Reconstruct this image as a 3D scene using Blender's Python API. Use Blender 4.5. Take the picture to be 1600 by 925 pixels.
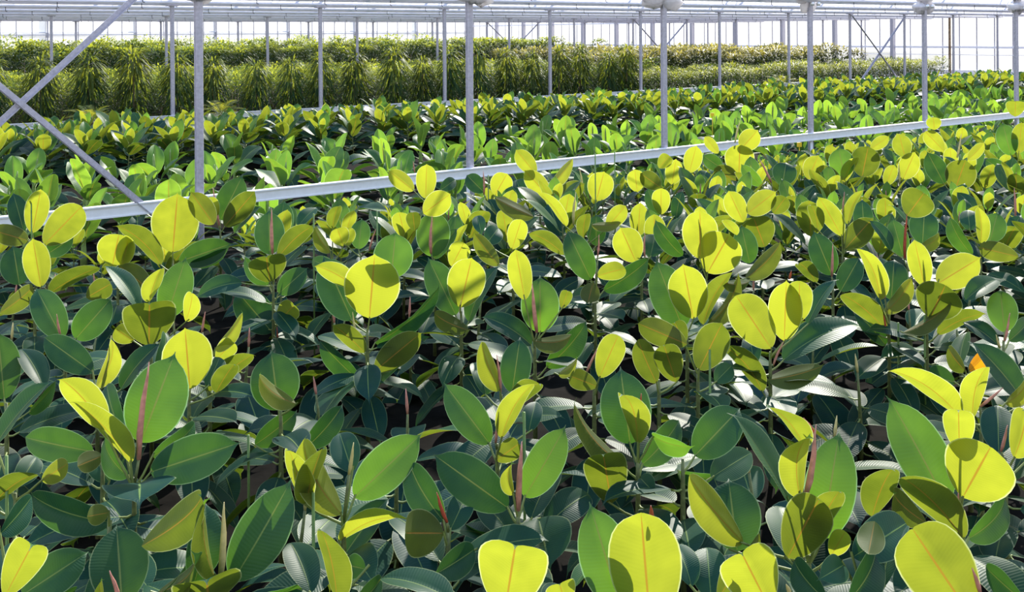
import bpy, math, random
from mathutils import Vector, Matrix

# ------------------------------------------------------------------ clearing
for o in list(bpy.data.objects):
    bpy.data.objects.remove(o, do_unlink=True)
scn = bpy.context.scene
COL = scn.collection
PI = math.pi

# ------------------------------------------------------------------ camera
F = 1560.0                      # focal length in pixels of the 1600 px wide frame
ROLL = 0.0065
HZ = 54.6                       # horizon row in the middle of the picture
EYE = Vector((0, 0, 2.1))
cam_d = bpy.data.cameras.new('camera')
cam = bpy.data.objects.new('camera', cam_d)
COL.objects.link(cam)
cam_d.sensor_fit = 'HORIZONTAL'
cam_d.sensor_width = 36.0
cam_d.lens = 36.0 * F / 1600.0
cam_d.shift_y = -(462.5 - HZ) / 1600.0
cam_d.clip_end = 500
cam.matrix_world = Matrix.Translation(EYE) @ Matrix.Rotation(PI / 2, 4, 'X') @ Matrix.Rotation(-ROLL, 4, 'Z')
scn.camera = cam
RIGHT = Vector((math.cos(ROLL), 0, -math.sin(ROLL)))
UP = Vector((math.sin(ROLL), 0, math.cos(ROLL)))

def yh(px):
    return HZ - (px - 800) * ROLL

def at(px, py, depth):
    """the point that far in front of the lens, along the line of sight of a place in the photograph"""
    d = Vector((0, 1, 0)) + RIGHT * ((px - 800) / F) + UP * ((HZ - py) / F)
    return EYE + d * depth

def pix(p):
    q = Vector(p) - EYE
    return 800 + F * q.dot(RIGHT) / q.y, HZ - F * q.dot(UP) / q.y

# ------------------------------------------------------------------ sky, sun, exposure
SUN_AZ, SUN_EL, SUN_STRENGTH = 18.0, 34.0, 5.4
w = bpy.data.worlds.new('sky')
scn.world = w
w.use_nodes = True
nt = w.node_tree
nt.nodes.clear()
out = nt.nodes.new('ShaderNodeOutputWorld')
bg = nt.nodes.new('ShaderNodeBackground')
tc = nt.nodes.new('ShaderNodeTexCoord')
sep = nt.nodes.new('ShaderNodeSeparateXYZ')
rmp = nt.nodes.new('ShaderNodeValToRGB')
nt.links.new(tc.outputs['Generated'], sep.inputs[0])
nt.links.new(sep.outputs['Z'], rmp.inputs[0])
nt.links.new(rmp.outputs[0], bg.inputs[0])
nt.links.new(bg.outputs[0], out.inputs[0])
e = rmp.color_ramp.elements
e[0].position, e[0].color = 0.0, (1.0, 0.98, 0.96, 1)
e[1].position, e[1].color = 0.95, (0.26, 0.48, 0.95, 1)
m_ = e.new(0.28); m_.color = (0.80, 0.90, 1.0, 1)
bg.inputs['Strength'].default_value = 1.05
sd = bpy.data.lights.new('sun', 'SUN')
sun = bpy.data.objects.new('sun', sd)
COL.objects.link(sun)
sd.energy = SUN_STRENGTH
sd.color = (1.0, 0.95, 0.84)
sd.angle = math.radians(0.6)
_a, _e = math.radians(SUN_AZ), math.radians(SUN_EL)
TO_SUN = Vector((math.sin(_a) * math.cos(_e), math.cos(_a) * math.cos(_e), math.sin(_e)))
sun.rotation_euler = TO_SUN.to_track_quat('Z', 'Y').to_euler()
sun.location = (10, 30, 30)
vs = scn.view_settings
vs.view_transform = 'Standard'
vs.look = 'None'
vs.gamma = 1.0
vs.use_curve_mapping = False
vs.exposure = 0.62

# ------------------------------------------------------------------ greenhouse axes
TH = math.atan2(2090, F)                       # the post rows run at this angle to the view
R_ = Vector((math.sin(TH), math.cos(TH), 0))   # along a row
N_ = Vector((-math.cos(TH), math.sin(TH), 0))  # across the rows, away from the lens
ROW_D = [9.05, 18.62, 28.3, 37.9]              # how far off each post row runs
ROW_U = [0.17, 0.03, 0.0, -0.15]               # where its posts start; one every 3 m
ROWANG = PI / 2 - TH

def uv(u, d, z=0.0):
    p = R_ * u + N_ * d
    return Vector((p.x, p.y, z))

def uvof(p):
    return p.x * R_.x + p.y * R_.y, p.x * N_.x + p.y * N_.y

# ------------------------------------------------------------------ materials
def new_mat(name):
    m = bpy.data.materials.new(name)
    m.use_nodes = True
    return m, m.node_tree, m.node_tree.nodes, m.node_tree.links, m.node_tree.nodes['Principled BSDF']

def plain(name, col, rough=0.5, metal=0.0, var=0.12, scale=30.0, bump=0.0, spec=0.5):
    m, t, n, l, b = new_mat(name)
    b.inputs['Roughness'].default_value = rough
    b.inputs['Metallic'].default_value = metal
    b.inputs['Specular IOR Level'].default_value = spec
    tcn = n.new('ShaderNodeTexCoord')
    nz = n.new('ShaderNodeTexNoise')
    nz.inputs['Scale'].default_value = scale
    nz.inputs['Detail'].default_value = 3
    l.new(tcn.outputs['Object'], nz.inputs['Vector'])
    r = n.new('ShaderNodeValToRGB')
    r.color_ramp.elements[0].position = 0.3
    r.color_ramp.elements[1].position = 0.7
    r.color_ramp.elements[0].color = tuple(c * (1 - var) for c in col) + (1,)
    r.color_ramp.elements[1].color = tuple(min(1, c * (1 + var)) for c in col) + (1,)
    l.new(nz.outputs['Fac'], r.inputs[0])
    l.new(r.outputs[0], b.inputs['Base Color'])
    if bump:
        bp = n.new('ShaderNodeBump')
        bp.inputs['Strength'].default_value = bump
        bp.inputs['Distance'].default_value = 0.01
        l.new(nz.outputs['Fac'], bp.inputs['Height'])
        l.new(bp.outputs[0], b.inputs['Normal'])
    return m

def leaf_mat(name, top, bot, trans, rib_top, rib_bot, margin, fac, rough, veins=70.0, bump=0.25, spec=0.5, through=(1.0, 1.0, 1.0)):
    """top, bot, trans, fac: (young, old) pairs; the leaf's own attribute «age» picks between them (in shrubs it carries painted shade too).
    The two faces of the blade differ, the midrib and the margin run along the leaf's own coordinates."""
    m, t, n, l, b = new_mat(name)
    at_ = n.new('ShaderNodeAttribute'); at_.attribute_name = 'age'
    tex = n.new('ShaderNodeAttribute'); tex.attribute_name = 'blade'
    sp = n.new('ShaderNodeSeparateXYZ'); l.new(tex.outputs['Vector'], sp.inputs[0])
    geo = n.new('ShaderNodeNewGeometry')
    oi = n.new('ShaderNodeObjectInfo')
    def mix(f, a, c):
        x = n.new('ShaderNodeMix'); x.data_type = 'RGBA'
        for s, v in ((x.inputs[0], f), (x.inputs[6], a), (x.inputs[7], c)):
            if hasattr(v, 'is_output') or isinstance(v, bpy.types.NodeSocket):
                l.new(v, s)
            else:
                s.default_value = (v if isinstance(v, float) else tuple(v) + (1,))
        return x.outputs[2]
    def mth(op, a, c=0.0, d=0.0, clamp=False):
        x = n.new('ShaderNodeMath'); x.operation = op; x.use_clamp = clamp
        for s, v in zip(x.inputs, (a, c, d)):
            if isinstance(v, bpy.types.NodeSocket): l.new(v, s)
            else: s.default_value = v
        return x.outputs[0]
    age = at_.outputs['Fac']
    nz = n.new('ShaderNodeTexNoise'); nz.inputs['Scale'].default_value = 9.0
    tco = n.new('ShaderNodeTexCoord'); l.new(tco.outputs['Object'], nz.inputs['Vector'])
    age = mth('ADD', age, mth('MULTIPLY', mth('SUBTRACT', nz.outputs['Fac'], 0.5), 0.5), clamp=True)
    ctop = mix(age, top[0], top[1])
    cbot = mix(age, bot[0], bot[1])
    ctr = mix(age, trans[0], trans[1])
    au = mth('ABSOLUTE', sp.outputs['X'])                       # 0 at the midrib, 1 at the margin
    rib = mth('SUBTRACT', 1.0, mth('MULTIPLY', mth('SUBTRACT', au, 0.018), 40.0, clamp=True), clamp=True)
    mar = mth('MULTIPLY', mth('SUBTRACT', au, 0.945), 24.0, clamp=True)
    mar = mth('MULTIPLY', mar, mth('MULTIPLY_ADD', age, -.65, 1.0))
    # side veins, swept towards the tip
    vn = mth('SINE', mth('MULTIPLY_ADD', mth('SUBTRACT', sp.outputs['Y'], mth('MULTIPLY', au, 0.07)), veins * 2.0, mth('MULTIPLY', nz.outputs['Fac'], 9.0)))
    vn = mth('MULTIPLY', vn, mth('MULTIPLY_ADD', nz.outputs['Fac'], 1.6, -.3, clamp=True))
    shade = mth('MULTIPLY_ADD', vn, 0.03, 1.0)
    def lighten(c):
        x = n.new('ShaderNodeVectorMath'); x.operation = 'SCALE'
        l.new(c, x.inputs[0]); l.new(shade, x.inputs['Scale'])
        return x.outputs[0]
    ctop = mix(rib, lighten(ctop), rib_top); ctop = mix(mar, ctop, margin)
    cbot = mix(rib, lighten(cbot), rib_bot); cbot = mix(mar, cbot, margin)
    base = mix(geo.outputs['Backfacing'], ctop, cbot)
    hs = n.new('ShaderNodeHueSaturation')
    l.new(base, hs.inputs['Color'])
    l.new(mth('MULTIPLY_ADD', oi.outputs['Random'], 0.03, 0.485), hs.inputs['Hue'])
    l.new(mth('MULTIPLY_ADD', oi.outputs['Random'], 0.4, 0.8), hs.inputs['Value'])
    l.new(hs.outputs[0], b.inputs['Base Color'])
    rg = mth('ADD', mth('MULTIPLY_ADD', geo.outputs['Backfacing'], 0.14, rough), mth('MULTIPLY', age, 0.10))
    l.new(rg, b.inputs['Roughness'])
    l.new(mth('MULTIPLY_ADD', age, -.55 * spec, spec * 1.25), b.inputs['Specular IOR Level'])
    bp = n.new('ShaderNodeBump'); bp.inputs['Strength'].default_value = bump; bp.inputs['Distance'].default_value = 0.002
    l.new(mth('ADD', vn, mth('MULTIPLY', rib, 3.0)), bp.inputs['Height'])
    l.new(bp.outputs[0], b.inputs['Normal'])
    tr = n.new('ShaderNodeBsdfTranslucent')
    ctr = mix(rib, lighten(ctr), (0.38, 0.24, 0.02))
    ctr = mix(mar, ctr, tuple(min(1, c * 1.6) for c in margin))
    # light that leaves through the dark upper side is greener than through the pale under side
    vm = n.new('ShaderNodeVectorMath'); vm.operation = 'MULTIPLY'
    l.new(ctr, vm.inputs[0]); vm.inputs[1].default_value = through
    ctr = mix(geo.outputs['Backfacing'], vm.outputs[0], ctr)
    l.new(ctr, tr.inputs['Color'])
    ms = n.new('ShaderNodeMixShader')
    l.new(mth('MULTIPLY_ADD', age, fac[1] - fac[0], fac[0]), ms.inputs[0])
    l.new(b.outputs[0], ms.inputs[1]); l.new(tr.outputs[0], ms.inputs[2])
    outn = [x for x in n if x.type == 'OUTPUT_MATERIAL'][0]
    l.new(ms.outputs[0], outn.inputs['Surface'])
    return m

M = {}
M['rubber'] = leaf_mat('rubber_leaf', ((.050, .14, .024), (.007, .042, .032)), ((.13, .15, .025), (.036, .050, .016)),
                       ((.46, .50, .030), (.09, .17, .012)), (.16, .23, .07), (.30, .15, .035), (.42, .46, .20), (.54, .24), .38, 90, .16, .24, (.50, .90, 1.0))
M['banana'] = leaf_mat('banana_leaf', ((.08, .20, .03), (.010, .055, .028)), ((.14, .23, .06), (.045, .09, .04)),
                       ((.38, .62, .04), (.06, .16, .015)), (.30, .42, .10), (.30, .42, .10), (.36, .52, .12), (.48, .26), .42, 60, .15, .35, (.85, .98, 1.0))
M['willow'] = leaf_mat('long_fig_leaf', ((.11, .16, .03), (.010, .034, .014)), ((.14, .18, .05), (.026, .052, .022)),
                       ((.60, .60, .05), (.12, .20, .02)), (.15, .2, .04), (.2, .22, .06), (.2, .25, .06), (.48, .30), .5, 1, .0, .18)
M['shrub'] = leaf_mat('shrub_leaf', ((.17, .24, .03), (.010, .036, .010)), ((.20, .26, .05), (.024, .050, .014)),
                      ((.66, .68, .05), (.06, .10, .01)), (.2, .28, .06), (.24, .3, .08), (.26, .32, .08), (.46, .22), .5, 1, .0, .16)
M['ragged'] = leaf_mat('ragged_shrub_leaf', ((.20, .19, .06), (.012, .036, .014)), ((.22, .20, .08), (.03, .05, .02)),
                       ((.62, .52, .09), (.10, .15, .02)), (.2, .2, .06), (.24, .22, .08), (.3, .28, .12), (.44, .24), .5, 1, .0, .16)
M['palm'] = leaf_mat('palm_leaf', ((.13, .18, .03), (.05, .09, .02)), ((.18, .21, .05), (.09, .12, .03)),
                     ((.66, .62, .05), (.4, .42, .03)), (.2, .2, .06), (.24, .22, .08), (.25, .26, .1), (.45, .36), .5, 1, .0, .2)
M['orange'] = leaf_mat('fading_leaf', ((.75, .28, .02), (.6, .2, .02)), ((.8, .32, .02), (.6, .22, .02)),
                       ((.95, .40, .01), (.9, .35, .01)), (.6, .2, .03), (.6, .2, .03), (.6, .25, .05), (.5, .5), .4, 60, .2)
M['stem'] = plain('rubber_stem', (.13, .15, .045), .55, var=.3, scale=60)
M['bark'] = plain('woody_stem', (.12, .085, .05), .8, var=.3, scale=50)
M['petiole'] = plain('green_petiole', (.20, .24, .06), .5, var=.15)
M['sheath'] = plain('pink_bud_sheath', (.56, .23, .17), .42, var=.22, scale=45)
M['sheath2'] = plain('red_bud_sheath', (.42, .07, .035), .42, var=.22, scale=45)
M['sheath3'] = plain('pale_bud_sheath', (.62, .50, .20), .45, var=.15, scale=45)
M['stake'] = plain('green_stake', (.13, .22, .05), .6, var=.2)
M['pseudo'] = plain('banana_stem', (.22, .32, .08), .5, var=.2)
M['galv'] = plain('galvanised_steel', (.42, .40, .47), .42, .3, var=.16, scale=38, bump=.15)
M['white'] = plain('white_coated_steel', (.82, .81, .84), .35, 0, var=.04, scale=18)
M['lilac'] = plain('white_aluminium_added_glow', (.90, .89, .95), .32, 0, var=.05, scale=6)
def add_glow(m, fac, col):
    n, l = m.node_tree.nodes, m.node_tree.links
    tr = n.new('ShaderNodeBsdfTranslucent'); tr.inputs[0].default_value = col + (1,)
    ms = n.new('ShaderNodeMixShader'); ms.inputs[0].default_value = fac
    o = [x for x in n if x.type == 'OUTPUT_MATERIAL'][0]
    l.new(n['Principled BSDF'].outputs[0], ms.inputs[1]); l.new(tr.outputs[0], ms.inputs[2]); l.new(ms.outputs[0], o.inputs['Surface'])
M['glow_film'] = plain('added_glow_film', (.88, .87, .92), .6, 0, var=.03, scale=5)  # added film, lets the sun through to whiten the overhead bands
add_glow(M['glow_film'], .88, (.96, .94, .98))
add_glow(M['lilac'], .25, (.9, .88, .95))  # glow added to the metal colour to brighten gutters seen from below
M['rust'] = plain('rusty_steel', (.26, .17, .10), .85, .1, var=.45, scale=12, bump=.3)
M['dark'] = plain('dark_clip', (.06, .06, .07), .5)
M['film'] = plain('clear_crumpled_film', (.84, .80, .82), .38, 0, var=.16, scale=14, bump=.6)
add_glow(M['film'], .55, (.9, .87, .88))
M['bolt'] = plain('bright_bolt', (.86, .85, .86), .25, .4)
M['soil'] = plain('dark_soil', (.007, .006, .005), .95, var=.6, scale=7, bump=.6, spec=.05)
M['gravel'] = plain('pale_yard', (.50, .48, .45), .9, var=.15, scale=3)
M['yellow'] = plain('yellow_tag', (.80, .52, .02), .5, var=.05)
def glass_mat():
    m, t, n, l, b = new_mat('whitewashed_glass')
    tr = n.new('ShaderNodeBsdfTransparent'); tr.inputs[0].default_value = (.94, .96, .97, 1)
    tl = n.new('ShaderNodeBsdfTranslucent'); tl.inputs[0].default_value = (.92, .92, .92, 1)
    gl = n.new('ShaderNodeBsdfGlossy'); gl.inputs['Roughness'].default_value = .06
    nz = n.new('ShaderNodeTexNoise'); nz.inputs['Scale'].default_value = .35
    tcn = n.new('ShaderNodeTexCoord'); l.new(tcn.outputs['Object'], nz.inputs['Vector'])
    mr = n.new('ShaderNodeMapRange'); l.new(nz.outputs['Fac'], mr.inputs['Value'])
    mr.inputs['From Min'].default_value = .3; mr.inputs['From Max'].default_value = .7
    mr.inputs['To Min'].default_value = .35; mr.inputs['To Max'].default_value = .7
    m1 = n.new('ShaderNodeMixShader'); l.new(mr.outputs[0], m1.inputs[0]); l.new(tr.outputs[0], m1.inputs[1]); l.new(tl.outputs[0], m1.inputs[2])
    m2 = n.new('ShaderNodeMixShader'); m2.inputs[0].default_value = .05; l.new(m1.outputs[0], m2.inputs[1]); l.new(gl.outputs[0], m2.inputs[2])
    n.remove(b)
    outn = [x for x in n if x.type == 'OUTPUT_MATERIAL'][0]
    l.new(m2.outputs[0], outn.inputs['Surface'])
    return m
M['glass'] = glass_mat()

# ------------------------------------------------------------------ mesh collecting
class MB:
    """collects the faces of ONE mesh; blades carry their own coordinates and age"""
    def __init__(self):
        self.v, self.f, self.mi, self.age, self.bl, self.mats = [], [], [], [], [], []
    def slot(self, mat):
        if mat not in self.mats: self.mats.append(mat)
        return self.mats.index(mat)
    def add(self, verts, faces, mat, ages=None, blade=None):
        o = len(self.v); s = self.slot(mat)
        self.v.extend(verts)
        self.age.extend(ages if ages is not None else [0.5] * len(verts))
        self.bl.extend(blade if blade is not None else [(.5, .5, 0)] * len(verts))
        for f in faces:
            self.f.append(tuple(o + i for i in f)); self.mi.append(s)
    def box(self, c, sx, sy, sz, mat, rot=None):
        c = Vector(c)
        vs_ = []
        for x in (-1, 1):
            for y in (-1, 1):
                for z in (-1, 1):
                    p = Vector((x * sx / 2, y * sy / 2, z * sz / 2))
                    if rot is not None: p = rot @ p
                    vs_.append(c + p)
        self.add(vs_, [(0, 1, 3, 2), (4, 6, 7, 5), (0, 4, 5, 1), (2, 3, 7, 6), (0, 2, 6, 4), (1, 5, 7, 3)], mat)
    def tube(self, pts, radii, mat, seg=6, cap=True):
        rings = []
        n = len(pts)
        for i, p in enumerate(pts):
            a = Vector(pts[max(0, i - 1)]); b = Vector(pts[min(n - 1, i + 1)])
            d = (b - a)
            d = d.normalized() if d.length > 1e-9 else Vector((0, 0, 1))
            x = d.orthogonal().normalized() if i == 0 else (prev - d * prev.dot(d))
            x = x.normalized() if x.length > 1e-6 else d.orthogonal().normalized()
            prev = x
            y = d.cross(x)
            r = radii[i] if isinstance(radii, (list, tuple)) else radii
            rings.append([Vector(p) + (x * math.cos(2 * PI * k / seg) + y * math.sin(2 * PI * k / seg)) * r for k in range(seg)])
        vs_ = [q for r in rings for q in r]
        fs = []
        for i in range(n - 1):
            for k in range(seg):
                a = i * seg + k; b = i * seg + (k + 1) % seg
                fs.append((a, b, b + seg, a + seg))
        if cap:
            fs.append(tuple(range(seg))[::-1]); fs.append(tuple((n - 1) * seg + k for k in range(seg)))
        self.add(vs_, fs, mat)
    def mesh(self, name, smooth=True):
        me = bpy.data.meshes.new(name)
        me.from_pydata([tuple(v) for v in self.v], [], self.f)
        for m in self.mats: me.materials.append(M[m])
        me.polygons.foreach_set('material_index', self.mi)
        me.polygons.foreach_set('use_smooth', [smooth] * len(self.f))
        a = me.attributes.new('age', 'FLOAT', 'POINT'); a.data.foreach_set('value', self.age)
        b = me.attributes.new('blade', 'FLOAT_VECTOR', 'POINT'); b.data.foreach_set('vector', [c for t in self.bl for c in t])
        me.update()
        return me
    def build(self, name, parent=None, smooth=True, loc=None):
        o = bpy.data.objects.new(name, self.mesh(name, smooth))
        COL.objects.link(o)
        if parent is not None: o.parent = parent
        if loc is not None: o.location = loc
        return o

def tag(o, label=None, cat=None, group=None, kind=None):
    if label: o['label'] = label
    if cat: o['category'] = cat
    if group: o['group'] = group
    if kind: o['kind'] = kind
    return o

def thing(name, loc, label=None, cat=None, group=None, rz=0.0, sc=1.0):
    o = bpy.data.objects.new(name, None)
    o.empty_display_size = 0.05
    COL.objects.link(o)
    o.location = loc
    o.rotation_euler = (0, 0, rz)
    o.scale = (sc, sc, sc)
    return tag(o, label, cat, group)

def copy_thing(src, loc, rz, sc, label, group=None):
    r = src.copy()
    COL.objects.link(r)
    r.location = loc; r.rotation_euler = (0, 0, rz); r.scale = (sc, sc, sc)
    r['label'] = label
    if group: r['group'] = group
    for ch in src.children:
        c = ch.copy(); COL.objects.link(c); c.parent = r
    return r

ORD = ['zeroth', 'first', 'second', 'third', 'fourth', 'fifth', 'sixth', 'seventh', 'eighth', 'ninth', 'tenth', 'eleventh', 'twelfth',
       'thirteenth', 'fourteenth', 'fifteenth', 'sixteenth', 'seventeenth', 'eighteenth', 'nineteenth', 'twentieth']
NUM = ['no', 'one', 'two', 'three', 'four', 'five', 'six', 'seven', 'eight', 'nine', 'ten', 'eleven', 'twelve', 'thirteen', 'fourteen',
       'fifteen', 'sixteen', 'seventeen', 'eighteen', 'nineteen', 'twenty']

# ------------------------------------------------------------------ blades
def blade(mb, C, S, N, wid, fold, age, mat, nu=8, nv=14, prof=None, wave=0.0, ph=0.0):
    """a leaf blade. C(t): midrib point, S/N(t): sideways and upper-face directions, wid: full width, fold: how far the halves rise"""
    vs_, ag, bl = [], [], []
    for j in range(nv + 1):
        t = j / nv
        if nv >= 7:                        # rows closer together at the two ends
            t = t - 0.10 * math.sin(2 * PI * t)
        wv = prof(t) * wid * 0.5
        c, s, n = C(t), S(t), N(t)
        for i in range(nu + 1):
            x = -1 + 2 * i / nu
            rise = abs(x) * math.sin(fold) * (1.0 - 0.35 * abs(x))
            q = c + s * (x * wv * math.cos(fold * 0.8)) + n * (rise * wv + wave * wv * abs(x) * math.sin(ph + 9 * t + 2.0 * (x > 0)))
            vs_.append(q); ag.append(age); bl.append((x, t, 0))
    fs = []
    k = nu + 1
    for j in range(nv):
        for i in range(nu):
            a = j * k + i
            fs.append((a, a + 1, a + 1 + k, a + k))
    mb.add(vs_, fs, mat, ag, bl)

def prof_rubber(t):
    q = min(1.0, t / 0.925) ** 0.98
    a = max(0.0, 1 - abs(2 * q - 1) ** 2.1) ** 0.64
    if t > 0.83: a = max(a, 0.44 * ((1 - t) / 0.17) ** 1.6)
    return max(a, 0.014)

def prof_banana(t):
    q = t ** 0.85
    return max(0.012, max(0.0, 1 - abs(2 * q - 1) ** 2.0) ** 0.72)

def prof_lance(t):
    return max(0.02, math.sin(PI * t ** 0.8) ** 0.9)

def rubber_leaf(mb, B, T, side, nrm, wid, age, bulge=0.07, fold=0.22, mat='rubber', nu=8, nv=14, rnd=random, tipback=True):
    """B base, T tip; nrm: towards the glossy upper face. The blade arches so that its upper face is a little hollow along the
    fold and the tip turns back."""
    A = T - B; L = A.length
    ax = A.normalized()
    s = (side - ax * side.dot(ax)).normalized()
    n = ax.cross(s) if ax.cross(s).dot(nrm) > 0 else s.cross(ax)
    s = n.cross(ax) if True else s
    # with s x ax ordering the face normal of (s, ax) is n when s = ax x n ... keep faces looking along n
    if s.cross(ax).dot(n) < 0: s = -s
    C = lambda t: B + A * t + n * (bulge * L * 4 * t * (1 - t)) - n * (0.05 * L * max(0, (t - .93) / .07) if tipback else 0)
    def Nf(t):
        tang = (A + n * (bulge * L * 4 * (1 - 2 * t))).normalized()
        q = s.cross(tang)
        return q.normalized()
    blade(mb, C, lambda t: s, Nf, wid, fold, age, mat, nu, nv, prof_rubber, 0.05, rnd.random() * 6)

def petiole(mb, P, B, r=0.0042, mat='petiole', seg=5):
    mid = (P + B) * 0.5 + Vector((0, 0, -0.006))
    mb.tube([P, mid, B + (B - P) * 0.12], [r * 1.15, r, r * 0.8], mat, seg, cap=False)

def auto_leaf(mb, P, az, inc, L, wid, age, rnd, mat='rubber', nu=8, nv=14, pet=0.045, bulge=None, fold=None):
    """a leaf on the stem at P: az round the stem, inc from the vertical"""
    ax = Vector((math.sin(inc) * math.cos(az), math.sin(inc) * math.sin(az), math.cos(inc)))
    n = Vector((-math.cos(inc) * math.cos(az), -math.cos(inc) * math.sin(az), math.sin(inc)))
    B = P + (ax * 0.8 + Vector((math.cos(az), math.sin(az), .2)) * 0.5).normalized() * pet
    roll = rnd.uniform(-.35, .35)
    s = ax.cross(n)
    s = (s * math.cos(roll) + n * math.sin(roll)).normalized()
    n2 = s.cross(ax)
    if n2.dot(n) < 0: n2 = -n2
    petiole(mb, P, B, seg=5 if nu > 4 else 3)
    rubber_leaf(mb, B, B + ax * L, s, n2, wid, age, rnd.uniform(.03, .10) if bulge is None else bulge,
                rnd.uniform(.10, .34) if fold is None else fold, mat, nu, nv, rnd)
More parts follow.
